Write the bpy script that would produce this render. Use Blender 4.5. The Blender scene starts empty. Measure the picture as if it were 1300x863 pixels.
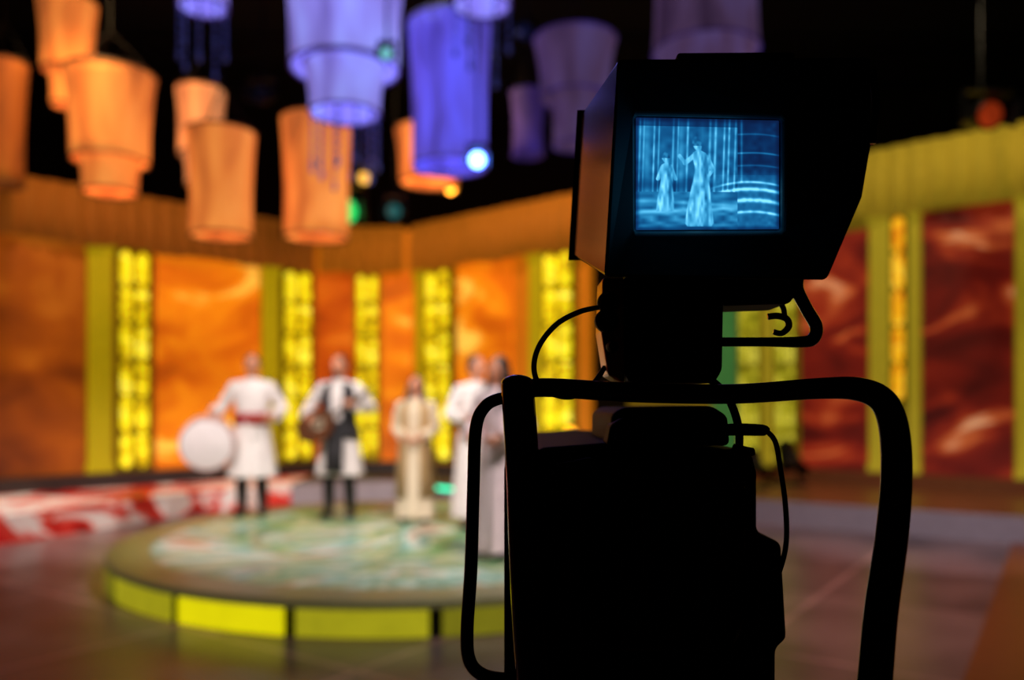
import bpy, math, random
from mathutils import Vector, Matrix
random.seed(7)
sc = bpy.context.scene
sc.view_settings.view_transform = 'Standard'
F = 1050.0; CX = 650.0; HY = 512.0; EYE = 1.5

def W(px, py, d):
    return Vector(((px-CX)/F*d, d, EYE-(py-HY)/F*d))

# ------------------------------------------------------------ materials
def lin(c):
    out = []
    for v in c[:3]:
        v = v/255.0
        out.append(v/12.92 if v <= 0.04045 else ((v+0.055)/1.055)**2.4)
    return (out[0], out[1], out[2], 1.0)

def mat(name, col, rough=0.5, metal=0.0, es=0.0, ecol=None, coat=0.0):
    m = bpy.data.materials.new(name); m.use_nodes = True
    nt = m.node_tree; b = nt.nodes['Principled BSDF']
    tc = nt.nodes.new('ShaderNodeTexCoord'); nz = nt.nodes.new('ShaderNodeTexNoise')
    nz.inputs['Scale'].default_value = 9.0; nz.inputs['Detail'].default_value = 3.0
    mx = nt.nodes.new('ShaderNodeMix'); mx.data_type = 'RGBA'
    c = lin(col)
    mx.inputs[6].default_value = (c[0]*0.82, c[1]*0.82, c[2]*0.82, 1)
    mx.inputs[7].default_value = (min(1, c[0]*1.15), min(1, c[1]*1.15), min(1, c[2]*1.15), 1)
    nt.links.new(tc.outputs['Object'], nz.inputs['Vector'])
    nt.links.new(nz.outputs['Fac'], mx.inputs[0])
    nt.links.new(mx.outputs[2], b.inputs['Base Color'])
    b.inputs['Roughness'].default_value = rough
    b.inputs['Metallic'].default_value = metal
    if coat: b.inputs['Coat Weight'].default_value = coat
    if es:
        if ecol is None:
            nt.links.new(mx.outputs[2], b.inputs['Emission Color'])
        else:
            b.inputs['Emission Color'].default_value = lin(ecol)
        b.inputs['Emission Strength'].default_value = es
    return m

def art(name, stops, scale=1.0, distortion=1.5, es=0.0, rough=0.6, detail=5.0, mscale=(1, 1, 1), loc=(0, 0, 0), rot=(0, 0, 0)):
    m = bpy.data.materials.new(name); m.use_nodes = True
    nt = m.node_tree; b = nt.nodes['Principled BSDF']
    tc = nt.nodes.new('ShaderNodeTexCoord'); mp = nt.nodes.new('ShaderNodeMapping')
    mp.inputs['Scale'].default_value = mscale; mp.inputs['Location'].default_value = loc; mp.inputs['Rotation'].default_value = rot
    nz = nt.nodes.new('ShaderNodeTexNoise')
    nz.inputs['Scale'].default_value = scale; nz.inputs['Distortion'].default_value = distortion
    nz.inputs['Detail'].default_value = detail
    rp = nt.nodes.new('ShaderNodeValToRGB')
    el = rp.color_ramp.elements
    while len(el) < len(stops): el.new(0.5)
    for e, (p, c) in zip(el, stops):
        e.position = p; e.color = lin(c)
    nt.links.new(tc.outputs['Object'], mp.inputs['Vector'])
    nt.links.new(mp.outputs[0], nz.inputs['Vector'])
    nt.links.new(nz.outputs['Fac'], rp.inputs['Fac'])
    nt.links.new(rp.outputs['Color'], b.inputs['Base Color'])
    b.inputs['Roughness'].default_value = rough
    if es:
        nt.links.new(rp.outputs['Color'], b.inputs['Emission Color'])
        b.inputs['Emission Strength'].default_value = es
    return m

# ------------------------------------------------------------ mesh builder
def link(o): bpy.context.collection.objects.link(o)

def meta(o, label, cat, group=None):
    o['label'] = label; o['category'] = cat
    if group: o['group'] = group
    return o

def struct(o, label):
    o['kind'] = 'structure'; o['label'] = label; o['category'] = o.name.split('_')[0]
    return o

def empty(name, loc, rotz=0, scale=1.0):
    e = bpy.data.objects.new(name, None); e.empty_display_size = 0.1
    e.location = loc; e.rotation_euler = (0, 0, rotz); e.scale = (scale,)*3
    link(e); return e

def cr(pts, sub=6):
    P = [Vector(p) for p in pts]
    out = []
    n = len(P)
    for i in range(n-1):
        p0 = P[max(i-1, 0)]; p1 = P[i]; p2 = P[i+1]; p3 = P[min(i+2, n-1)]
        for k in range(sub):
            t = k/sub
            out.append(0.5*((2*p1)+(p2-p0)*t+(2*p0-5*p1+4*p2-p3)*t*t+(3*p1-p0-3*p2+p3)*t**3))
    out.append(P[-1]); return out

class MB:
    def __init__(s): s.v = []; s.f = []; s.m = []
    def add(s, v, f, mi=0):
        o = len(s.v); s.v += [Vector(a) for a in v]
        for q in f: s.f.append([i+o for i in q]); s.m.append(mi)
        return s
    def box(s, x0, x1, y0, y1, z0, z1, mi=0):
        v = [(x0,y0,z0),(x1,y0,z0),(x1,y1,z0),(x0,y1,z0),(x0,y0,z1),(x1,y0,z1),(x1,y1,z1),(x0,y1,z1)]
        return s.add(v, [(0,3,2,1),(4,5,6,7),(0,1,5,4),(1,2,6,5),(2,3,7,6),(3,0,4,7)], mi)
    def loft(s, a, b, mi=0, caps=(True, True), topmi=None):
        n = len(a); f = [(i, (i+1) % n, n+(i+1) % n, n+i) for i in range(n)]
        if caps[0]: f.append(tuple(reversed(range(n))))
        if caps[1]: f.append(tuple(range(n, 2*n)))
        s.add(list(a)+list(b), f, mi)
        if topmi is not None: s.m[-1] = topmi
        return s
    def prism(s, poly, d0, d1, mi=0):
        a = [W(x, y, d0) for x, y in poly]
        return s.loft(a, [Vector((p.x, d1, p.z)) for p in a], mi)
    def sweep(s, pts, rad, n=12, ref=(0, 0, 1), mi=0, caps=True):
        pts = [Vector(p) for p in pts]; N = len(pts)
        if not isinstance(rad, (list, tuple)): rad = [rad]*N
        ref = Vector(ref); side = None; v = []
        for i, p in enumerate(pts):
            t = (pts[min(i+1, N-1)]-pts[max(i-1, 0)]).normalized()
            if side is None:
                side = ref.cross(t)
                if side.length < 0.05: side = Vector((1, 0.3, 0)).cross(t)
            side = (side-t*side.dot(t)).normalized(); up = t.cross(side)
            r = rad[i]; ra, rb = (r if isinstance(r, (tuple, list)) else (r, r))
            for k in range(n):
                a = 2*math.pi*k/n
                v.append(p+side*ra*math.cos(a)+up*rb*math.sin(a))
        f = []
        for i in range(N-1):
            for k in range(n):
                f.append((i*n+k, i*n+(k+1) % n, (i+1)*n+(k+1) % n, (i+1)*n+k))
        if caps:
            f.append(tuple(reversed(range(n)))); f.append(tuple(range((N-1)*n, N*n)))
        return s.add(v, f, mi)
    def ell(s, c, r, n=20, m=12, fn=None, mi=0):
        c = Vector(c); v = []; f = []
        for j in range(m+1):
            ph = math.pi*j/m
            for i in range(n):
                th = 2*math.pi*i/n
                p = Vector((math.sin(ph)*math.cos(th)*r[0], math.sin(ph)*math.sin(th)*r[1], math.cos(ph)*r[2]))
                if fn: p = fn(p)
                v.append(c+p)
        for j in range(m):
            for i in range(n):
                f.append((j*n+i, (j+1)*n+i, (j+1)*n+(i+1) % n, j*n+(i+1) % n))
        return s.add(v, f, mi)
    def lathe(s, prof, c=(0, 0, 0), n=40, axis='z', mi=0, caps=(False, False), wob=0, wn=0, sq=(1, 1)):
        c = Vector(c); v = []; f = []
        for (r, z) in prof:
            for i in range(n):
                th = 2*math.pi*i/n; rr = r*(1+wob*math.sin(wn*th))
                a, b = rr*math.cos(th)*sq[0], rr*math.sin(th)*sq[1]
                v.append(c+(Vector((a, b, z)) if axis == 'z' else Vector((a, z, b)) if axis == 'y' else Vector((z, a, b))))
        N = len(prof)
        for j in range(N-1):
            for i in range(n):
                f.append((j*n+i, j*n+(i+1) % n, (j+1)*n+(i+1) % n, (j+1)*n+i))
        if caps[0]: f.append(tuple(reversed(range(n))))
        if caps[1]: f.append(tuple(range((N-1)*n, N*n)))
        return s.add(v, f, mi)
    def obj(s, name, mats, parent=None, loc=(0, 0, 0), rotz=0, smooth=False, bevel=0, remesh=0, origin=None, label=None):
        me = bpy.data.meshes.new(name)
        vv = [(p-origin) if origin is not None else p for p in s.v]
        me.from_pydata([tuple(p) for p in vv], [], s.f)
        if not isinstance(mats, (list, tuple)): mats = [mats]
        for m in mats: me.materials.append(m)
        me.polygons.foreach_set('material_index', s.m)
        if smooth: me.polygons.foreach_set('use_smooth', [True]*len(me.polygons))
        me.update()
        o = bpy.data.objects.new(name, me); link(o)
        o.location = loc; o.rotation_euler = (0, 0, rotz)
        if origin is not None and parent is None: o.location = origin
        if parent: o.parent = parent
        if remesh:
            r = o.modifiers.new('Remesh', 'REMESH'); r.mode = 'VOXEL'; r.voxel_size = remesh; r.use_smooth_shade = True
            sm = o.modifiers.new('Smooth', 'SMOOTH'); sm.factor = 0.5; sm.iterations = 3
        if bevel:
            b = o.modifiers.new('Bevel', 'BEVEL'); b.width = bevel; b.segments = 3; b.limit_method = 'ANGLE'
        if label: o['label'] = label
        return o

# ------------------------------------------------------------ room shell
M_dark = mat('dark_studio_paint', (14, 12, 14), 0.9)
M_ceiling = mat('ceiling_black', (9, 9, 11), 0.95)

def floor_mat():
    m = bpy.data.materials.new('studio_floor'); m.use_nodes = True
    nt = m.node_tree; b = nt.nodes['Principled BSDF']
    tc = nt.nodes.new('ShaderNodeTexCoord')
    nz = nt.nodes.new('ShaderNodeTexNoise'); nz.inputs['Scale'].default_value = 0.9; nz.inputs['Detail'].default_value = 6; nz.inputs['Distortion'].default_value = 0.8
    rp = nt.nodes.new('ShaderNodeValToRGB')
    rp.color_ramp.elements[0].position = 0.3; rp.color_ramp.elements[0].color = lin((84, 70, 72))
    rp.color_ramp.elements[1].position = 0.7; rp.color_ramp.elements[1].color = lin((160, 130, 126))
    mp = nt.nodes.new('ShaderNodeMapping'); mp.inputs['Rotation'].default_value = (0, 0, 0.6)
    br = nt.nodes.new('ShaderNodeTexBrick'); br.inputs['Scale'].default_value = 0.6; br.offset = 0
    br.inputs['Brick Width'].default_value = 1.0; br.inputs['Row Height'].default_value = 1.0
    br.inputs['Mortar Size'].default_value = 0.014
    br.inputs['Color1'].default_value = (1, 1, 1, 1); br.inputs['Color2'].default_value = (0.72, 0.72, 0.76, 1)
    br.inputs['Mortar'].default_value = (2.0, 1.8, 1.8, 1)
    mx = nt.nodes.new('ShaderNodeMix'); mx.data_type = 'RGBA'; mx.blend_type = 'MULTIPLY'; mx.inputs[0].default_value = 1
    L = nt.links.new
    L(tc.outputs['Object'], nz.inputs['Vector']); L(tc.outputs['Object'], mp.inputs['Vector']); L(mp.outputs[0], br.inputs['Vector'])
    L(nz.outputs['Fac'], rp.inputs['Fac']); L(rp.outputs[0], mx.inputs[6]); L(br.outputs['Color'], mx.inputs[7])
    L(mx.outputs[2], b.inputs['Base Color']); b.inputs['Roughness'].default_value = 0.3
    return m

o = MB().box(-11, 11, -3, 18, -0.2, 0).obj('floor', floor_mat()); struct(o, 'glossy grey-brown studio floor with thin seams')
o = MB().box(-11, 11, -3, 18, 7.6, 7.8).obj('ceiling', M_ceiling); struct(o, 'black studio ceiling above the lighting grid')
for nm, b in (('wall_north', (-11, 11, 18, 18.2)), ('wall_south', (-11, 11, -3.2, -3)), ('wall_west', (-11.2, -11, -3, 18)), ('wall_east', (11, 11.2, -3, 18))):
    o = MB().box(b[0], b[1], b[2], b[3], 0, 7.6).obj(nm, M_dark); struct(o, 'black studio wall beyond the set')

# ------------------------------------------------------------ set walls
M_wallL = mat('set_wall_amber', (160, 84, 12), 0.7, es=0.25)  # wall colours emit, standing in for light washing over them
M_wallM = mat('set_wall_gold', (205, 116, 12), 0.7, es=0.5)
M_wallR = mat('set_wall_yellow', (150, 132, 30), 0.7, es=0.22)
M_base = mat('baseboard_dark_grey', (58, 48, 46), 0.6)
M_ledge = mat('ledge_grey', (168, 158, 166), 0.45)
M_ledget = mat('ledge_top_brown', (140, 84, 46), 0.4)  # brown floor colour with the orange light on it mixed in
M_pilL = mat('pilaster_olive_yellow', (176, 158, 8), 0.6, es=0.5)  # emission put into the pilaster colours in place of wall light
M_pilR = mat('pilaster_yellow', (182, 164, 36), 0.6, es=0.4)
M_valL = mat('valance_amber', (156, 90, 22), 0.8, es=0.24)  # valance cloth is no lamp; its emission replaces part of the lighting
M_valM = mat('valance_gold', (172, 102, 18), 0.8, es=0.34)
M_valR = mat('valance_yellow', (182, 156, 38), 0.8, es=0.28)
M_tube = art('light_tube_yellow', [(0.36, (150, 120, 4)), (0.46, (222, 196, 8)), (0.56, (248, 232, 24)), (0.7, (255, 246, 110))], scale=3.0, detail=2, es=1.0, mscale=(0.6, 0.6, 1.6))
M_tubeG = art('light_tube_pale_yellow', [(0.36, (120, 120, 14)), (0.5, (196, 190, 40)), (0.7, (240, 234, 100))], scale=3.0, detail=2, es=0.7, mscale=(0.6, 0.6, 1.6))
M_tubeA = art('light_tube_amber', [(0.36, (205, 110, 5)), (0.5, (245, 180, 20)), (0.7, (255, 225, 80))], scale=3.0, es=0.85)
M_frame = mat('column_frame_olive', (112, 92, 5), 0.5, es=0.3)

SEG = {
 'left':   ((-8.5, 9.2), (-3.4, 14.3), 4.5, M_wallL, M_valL, 3.72),
 'back':   ((-3.4, 14.3), (-1.7, 14.3), 4.5, M_wallM, M_valM, 3.72),
 'middle': ((-1.7, 14.3), (1.1, 11.9), 4.5, M_wallM, M_valM, 3.72),
 'right':  ((2.1, 14.95), (9.5, 8.56), 5.15, M_wallR, M_valR, 4.2),
}
LZ = 0.3
def wframe(k):
    a, b = Vector(SEG[k][0]), Vector(SEG[k][1]); u = (b-a); L = u.length; u.normalize()
    return a, u, L, math.atan2(u.y, u.x)
def s_of(k, px):
    a, u, L, r = wframe(k); t = (px-CX)/F
    return (t*a.y-a.x)/(u.x-t*u.y)
def at(k, s, off=0.0):
    a, u, L, r = wframe(k); n = Vector((u.y, -u.x)); p = a+u*s+n*off
    return p
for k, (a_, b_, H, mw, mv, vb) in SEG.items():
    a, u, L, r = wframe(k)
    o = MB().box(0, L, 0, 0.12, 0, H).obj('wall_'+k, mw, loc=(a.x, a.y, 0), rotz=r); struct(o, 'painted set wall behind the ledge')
    o = MB().box(0.02, L-0.02, -0.16, -0.005, LZ, LZ+0.2).obj('baseboard_'+k, M_base if k != 'right' else M_ledget, loc=(a.x, a.y, 0), rotz=r); struct(o, 'dark base of the set wall')
    mb = MB(); n = int(L*36); vs = []; fs = []
    e0 = 0.14 if k in ('back', 'middle') else 0.0; e1 = L-(0.14 if k in ('left', 'back') else 0.0)
    for i in range(n+1):
        x = e0+(e1-e0)*i/n; w = 0.045*math.sin(x*2*math.pi/0.26)+0.02*math.sin(x*7.3)
        zb = vb+0.03*math.sin(x*5.1)
        for (dy, z) in ((0, zb), (-0.02, (zb+H)/2), (0.03, H+0.02)):
            vs.append((x, -0.22+dy+w*(1 if z < H else 0.6), z))
    for i in range(n):
        for j in range(2):
            fs.append((i*3+j, (i+1)*3+j, (i+1)*3+j+1, i*3+j+1))
    mb.add(vs, fs)
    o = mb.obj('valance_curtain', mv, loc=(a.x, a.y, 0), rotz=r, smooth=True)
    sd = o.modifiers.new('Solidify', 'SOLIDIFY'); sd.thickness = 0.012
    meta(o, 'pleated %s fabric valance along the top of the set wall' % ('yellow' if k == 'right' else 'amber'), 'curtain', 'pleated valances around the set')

def panel(k, p0, p1, z0, z1, m, label):
    a, u, L, r = wframe(k); s0 = s_of(k, p0); s1 = s_of(k, p1); p = at(k, s0)
    mb = MB().box(0, s1-s0, -0.05, -0.008, z0, z1)
    o = mb.obj('art_panel', m, loc=(p.x, p.y, 0), rotz=r, bevel=0.008)
    meta(o, label, 'wall panel', 'painted art panels of the set')
def pilaster(k, p0, p1, z0, z1, m):
    a, u, L, r = wframe(k); s0 = s_of(k, p0); s1 = s_of(k, p1); p = at(k, s0); w = s1-s0
    mb = MB().box(0, w, -0.10, -0.008, z0, z1).box(-0.02, w+0.02, -0.13, -0.008, z0, z0+0.12).box(-0.02, w+0.02, -0.13, -0.008, z1-0.1, z1)
    o = mb.obj('pilaster', m, loc=(p.x, p.y, 0), rotz=r, bevel=0.008)
    meta(o, 'flat olive-yellow pilaster beside a lit column', 'pilaster', 'yellow pilasters of the set')
def light_column(k, p0, p1, z0, z1, ntube, mt, fill=0.36):
    a, u, L, r = wframe(k); s0 = s_of(k, p0); s1 = s_of(k, p1); p = at(k, s0); w = s1-s0
    e = empty('light_column', (p.x, p.y, z0), r)
    meta(e, 'lit wall column with glowing yellow segmented tubes', 'light column', 'glowing light columns of the set')
    MB().box(0, w, -0.06, -0.008, 0, z1-z0).box(0, 0.02, -0.14, -0.06, 0, z1-z0).box(w-0.02, w, -0.14, -0.06, 0, z1-z0).obj('frame', M_frame, parent=e)
    for i in range(ntube):
        cx = w*(i+0.5)/ntube; R = min(fill*w/ntube, 0.1); prof = []
        hgt = z1-z0-0.08; ns = max(3, int(hgt/0.5))
        for j in range(ns):
            for (t, q) in ((0, .25), (0.05, .28), (0.08, .9), (0.14, 1), (0.5, 1.0), (0.86, 1), (0.92, .9), (0.95, .28), (1, .25)):
                prof.append((R*q, 0.04+hgt*(j+t)/ns))
        MB().lathe(prof, (cx, -0.06-R*0.75, 0), 14, caps=(True, True), sq=(1, 0.7)).obj('light_tube', mt, parent=e, smooth=True)

O1 = [(0.3, (168, 72, 5)), (0.46, (206, 100, 8)), (0.58, (236, 134, 14)), (0.68, (252, 200, 76))]
O0 = [(0.28, (92, 36, 5)), (0.45, (142, 66, 8)), (0.6, (168, 84, 10)), (0.78, (205, 124, 30))]
O2 = [(0.28, (130, 44, 4)), (0.45, (182, 72, 6)), (0.62, (214, 104, 14)), (0.8, (240, 150, 50))]
RR = [(0.34, (60, 9, 7)), (0.5, (106, 22, 12)), (0.58, (142, 42, 18)), (0.64, (186, 92, 44)), (0.74, (240, 198, 150))]
def A(n, st, i, es=0.75, sc_=0.8): return art(n, st, scale=sc_, distortion=1.1, es=es, loc=(i*3.1, i*1.7, i*2.3), rot=(0, -0.95, 0), mscale=(0.7, 1, 1.4), detail=3)  # emission gives the panel paint its lit look
pz0, pz1 = 0.52, 3.75
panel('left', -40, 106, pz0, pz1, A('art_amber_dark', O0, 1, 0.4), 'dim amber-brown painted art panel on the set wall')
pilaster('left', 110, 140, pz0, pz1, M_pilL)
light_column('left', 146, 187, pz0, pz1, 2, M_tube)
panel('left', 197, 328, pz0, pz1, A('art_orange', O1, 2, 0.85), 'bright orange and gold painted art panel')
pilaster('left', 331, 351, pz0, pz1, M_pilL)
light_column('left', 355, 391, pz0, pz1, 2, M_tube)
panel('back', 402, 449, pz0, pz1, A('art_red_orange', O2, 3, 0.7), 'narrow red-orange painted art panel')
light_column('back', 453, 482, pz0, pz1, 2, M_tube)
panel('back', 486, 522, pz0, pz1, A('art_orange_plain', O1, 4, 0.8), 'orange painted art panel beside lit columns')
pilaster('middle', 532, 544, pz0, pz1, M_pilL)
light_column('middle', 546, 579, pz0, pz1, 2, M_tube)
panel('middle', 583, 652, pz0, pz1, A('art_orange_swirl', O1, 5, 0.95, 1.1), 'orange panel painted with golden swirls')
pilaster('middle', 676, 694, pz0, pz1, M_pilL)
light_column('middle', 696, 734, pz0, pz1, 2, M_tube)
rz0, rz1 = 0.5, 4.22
M_green = mat('panel_green_glow', (64, 130, 64), 0.6, es=0.45)  # plain green with emission of its own
panel('right', 905, 938, rz0, rz1, M_green, 'glowing green flat wall panel')
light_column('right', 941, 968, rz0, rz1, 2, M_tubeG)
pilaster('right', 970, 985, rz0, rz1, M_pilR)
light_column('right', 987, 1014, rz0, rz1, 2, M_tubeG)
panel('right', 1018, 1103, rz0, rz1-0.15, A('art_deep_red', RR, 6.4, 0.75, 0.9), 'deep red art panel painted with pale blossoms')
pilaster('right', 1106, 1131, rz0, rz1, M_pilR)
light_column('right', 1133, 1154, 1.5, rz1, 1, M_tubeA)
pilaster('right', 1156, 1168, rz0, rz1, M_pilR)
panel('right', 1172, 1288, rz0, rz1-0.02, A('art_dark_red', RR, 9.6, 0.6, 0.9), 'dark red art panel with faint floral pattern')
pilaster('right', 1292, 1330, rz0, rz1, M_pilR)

# ------------------------------------------------------------ ledges
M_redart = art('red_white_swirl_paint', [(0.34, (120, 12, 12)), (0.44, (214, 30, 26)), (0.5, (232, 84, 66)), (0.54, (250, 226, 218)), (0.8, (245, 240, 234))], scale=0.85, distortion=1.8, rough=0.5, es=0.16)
def slab(name, pts, z0, z1, mats, label, cat, group=None):
    mb = MB()
    mb.loft([Vector((x, y, z0)) for x, y in pts], [Vector((x, y, z1)) for x, y in pts], topmi=(1 if isinstance(mats, list) else None))
    o = mb.obj(name, mats); meta(o, label, cat, group); return o
slab('stage_ledge', [(-7.2, 6.6), (-5.4, 8.8), (-4.34, 11.2), (-3.3, 12.3), (-3.42, 14.26), (-8.48, 9.2)], 0, LZ, M_redart, 'raised stage ledge painted with red and white swirls', 'stage ledge')
slab('stage_ledge', [(-3.29, 12.31), (-2.6, 12.75), (-1.7, 12.8), (0.6, 10.8), (1.1, 11.24), (1.1, 11.86), (-1.71, 14.28), (-3.38, 14.28)], 0, LZ, [M_ledge, M_base], 'grey raised ledge below the orange set wall', 'stage ledge')
slab('stage_ledge', [(1.13, 11.26), (1.5, 11.6), (3.37, 10.1), (5.36, 8.8), (9.3, 6.2), (9.48, 8.55), (2.09, 14.93), (1.25, 13.0)], 0, LZ, [M_ledge, M_ledget], 'long grey raised ledge below the red panels', 'stage ledge')
M_deckw = mat('side_deck_brown', (130, 68, 36), 0.4)
slab('side_deck', [(2.46, 4.49), (5.3, 8.76), (9.2, 6.15), (9.2, 1.0), (0.9, 2.2)], 0, 0.03, M_deckw, 'low reddish-brown floor deck beside the ledge', 'floor deck')
d0 = Vector((0.6-(-1.7), 10.8-12.8)).normalized(); ang = math.atan2(d0.y, d0.x)
p = Vector((-1.7, 12.8))+d0*0.75
M_teal = mat('led_teal', (40, 230, 170), 0.4, es=2.4)
M_black = mat('black_metal', (14, 14, 15), 0.45, 0.3)
e = empty('led_strip', (p.x, p.y, 0.0), ang); meta(e, 'teal glowing light strip on the ledge front', 'light strip')
MB().box(0, 0.5, -0.03, -0.002, 0.21, 0.29).obj('housing', M_black, parent=e)
MB().box(0.02, 0.48, -0.04, -0.03, 0.225, 0.275).obj('diffuser', M_teal, parent=e)

# ------------------------------------------------------------ round platform
PC = Vector((-0.89, 7.95)); PR = 2.7; PZ = 0.25
def deck_mat():
    m = bpy.data.materials.new('deck_pattern'); m.use_nodes = True
    nt = m.node_tree; b = nt.nodes['Principled BSDF']; L = nt.links.new
    tc = nt.nodes.new('ShaderNodeTexCoord')
    nz = nt.nodes.new('ShaderNodeTexNoise'); nz.inputs['Scale'].default_value = 0.62; nz.inputs['Distortion'].default_value = 3.2; nz.inputs['Detail'].default_value = 2
    rp = nt.nodes.new('ShaderNodeValToRGB'); el = rp.color_ramp.elements
    st = [(0.3, (40, 104, 76)), (0.4, (92, 144, 90)), (0.46, (190, 186, 150)), (0.5, (52, 128, 112)), (0.55, (150, 190, 180)), (0.6, (214, 210, 196)), (0.66, (170, 96, 60)), (0.72, (110, 150, 100))]
    while len(el) < len(st): el.new(0.5)
    for e_, (p_, c_) in zip(el, st): e_.position = p_; e_.color = lin(c_)
    vl = nt.nodes.new('ShaderNodeVectorMath'); vl.operation = 'LENGTH'
    r2 = nt.nodes.new('ShaderNodeValToRGB'); r2.color_ramp.interpolation = 'CONSTANT'
    r2.color_ramp.elements[0].position = 0; r2.color_ramp.elements[0].color = (0, 0, 0, 1)
    r2.color_ramp.elements[1].position = 0.88; r2.color_ramp.elements[1].color = (1, 1, 1, 1)
    e3 = r2.color_ramp.elements.new(0.55); e3.color = (0.8, 0.8, 0.8, 1)
    e4 = r2.color_ramp.elements.new(0.575); e4.color = (0, 0, 0, 1)
    dv = nt.nodes.new('ShaderNodeMath'); dv.operation = 'DIVIDE'; dv.inputs[1].default_value = PR
    mx = nt.nodes.new('ShaderNodeMix'); mx.data_type = 'RGBA'; mx.inputs[7].default_value = lin((128, 122, 82))
    L(tc.outputs['Object'], nz.inputs['Vector']); L(nz.outputs['Fac'], rp.inputs['Fac'])
    L(tc.outputs['Object'], vl.inputs[0]); L(vl.outputs['Value'], dv.inputs[0]); L(dv.outputs[0], r2.inputs['Fac'])
    L(r2.outputs[0], mx.inputs[0]); L(rp.outputs[0], mx.inputs[6]); L(mx.outputs[2], b.inputs['Base Color'])
    b.inputs['Roughness'].default_value = 0.4
    return m
M_rim = mat('platform_rim', (126, 120, 78), 0.5, es=0.14)
e = empty('round_platform', (PC.x, PC.y, 0)); meta(e, 'low round stage with swirled green top and glowing yellow sides', 'stage platform')
MB().lathe([(PR-0.03, 0.0), (PR-0.03, 0.185)], n=144, caps=(True, True)).obj('base', M_black, parent=e)
MB().lathe([(PR, 0.188), (PR+0.015, 0.195), (PR+0.015, 0.24), (PR, 0.249)], n=144, caps=(True, True)).obj('rim', M_rim, parent=e, smooth=False)
MB().lathe([(PR-0.01, 0.2485), (PR-0.01, PZ)], n=144, caps=(True, True)).obj('deck', deck_mat(), parent=e)
M_py = mat('platform_light_bright', (222, 212, 8), 0.5, es=0.95)
M_py2 = mat('platform_light_mid', (180, 174, 28), 0.5, es=0.65)
M_py3 = mat('platform_light_dim', (140, 136, 26), 0.5, es=0.5)
for i in range(18):
    a0 = math.radians(-90+8.6+20*i+0.9); a1 = a0+math.radians(18.2); mb = MB(); out = []
    for q in range(11):
        a = a0+(a1-a0)*q/10
        out.append((math.cos(a)*(PR+0.005), math.sin(a)*(PR+0.005)))
    vs = [(x, y, z) for z in (0.01, 0.185) for x, y in out]
    mb.add(vs, [(q, q+1, 12+q, 11+q) for q in range(10)])
    po = mb.obj('light_panel', {16: M_py, 17: M_py2, 15: M_py2, 0: M_py3}.get(i, M_py3), parent=e)
    sd = po.modifiers.new('Solidify', 'SOLIDIFY'); sd.thickness = 0.02; sd.offset = 0

# ------------------------------------------------------------ lanterns
def fab(name, c, es):
    r, g, b = c
    return art(name, [(0.3, (int(r*0.66), int(g*0.6), int(b*0.66))), (0.5, c), (0.7, (min(255, int(r*1.12)), min(255, int(g*1.25)), min(255, int(b*1.35))))], scale=1.1, distortion=0.3, es=es, rough=0.8, detail=2, mscale=(2.4, 2.4, 0.8))
LM = {
 'orange': (fab('lantern_orange', (230, 124, 52), 0.84), 'glowing orange'),
 'peach': (fab('lantern_peach', (212, 136, 84), 0.66), 'pale peach-orange'),
 'brown': (fab('lantern_dim_orange', (146, 72, 20), 0.48), 'dim brownish-orange'),
 'lav': (fab('lantern_lavender', (138, 128, 220), 0.88), 'pale lavender'),
 'blue': (fab('lantern_blue_violet', (90, 78, 196), 0.86), 'deep blue-violet'),
 'mauve': (fab('lantern_mauve', (98, 72, 112), 0.42), 'dim mauve'),
 'plum': (fab('lantern_plum', (62, 42, 110), 0.42), 'dark plum'),
}
M_ring = mat('lantern_ring', (90, 70, 60), 0.5, 0.4)
M_cord = mat('cord_black', (10, 10, 10), 0.8)
M_bead = mat('glass_bead', (74, 80, 150), 0.15, es=0.2)
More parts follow.
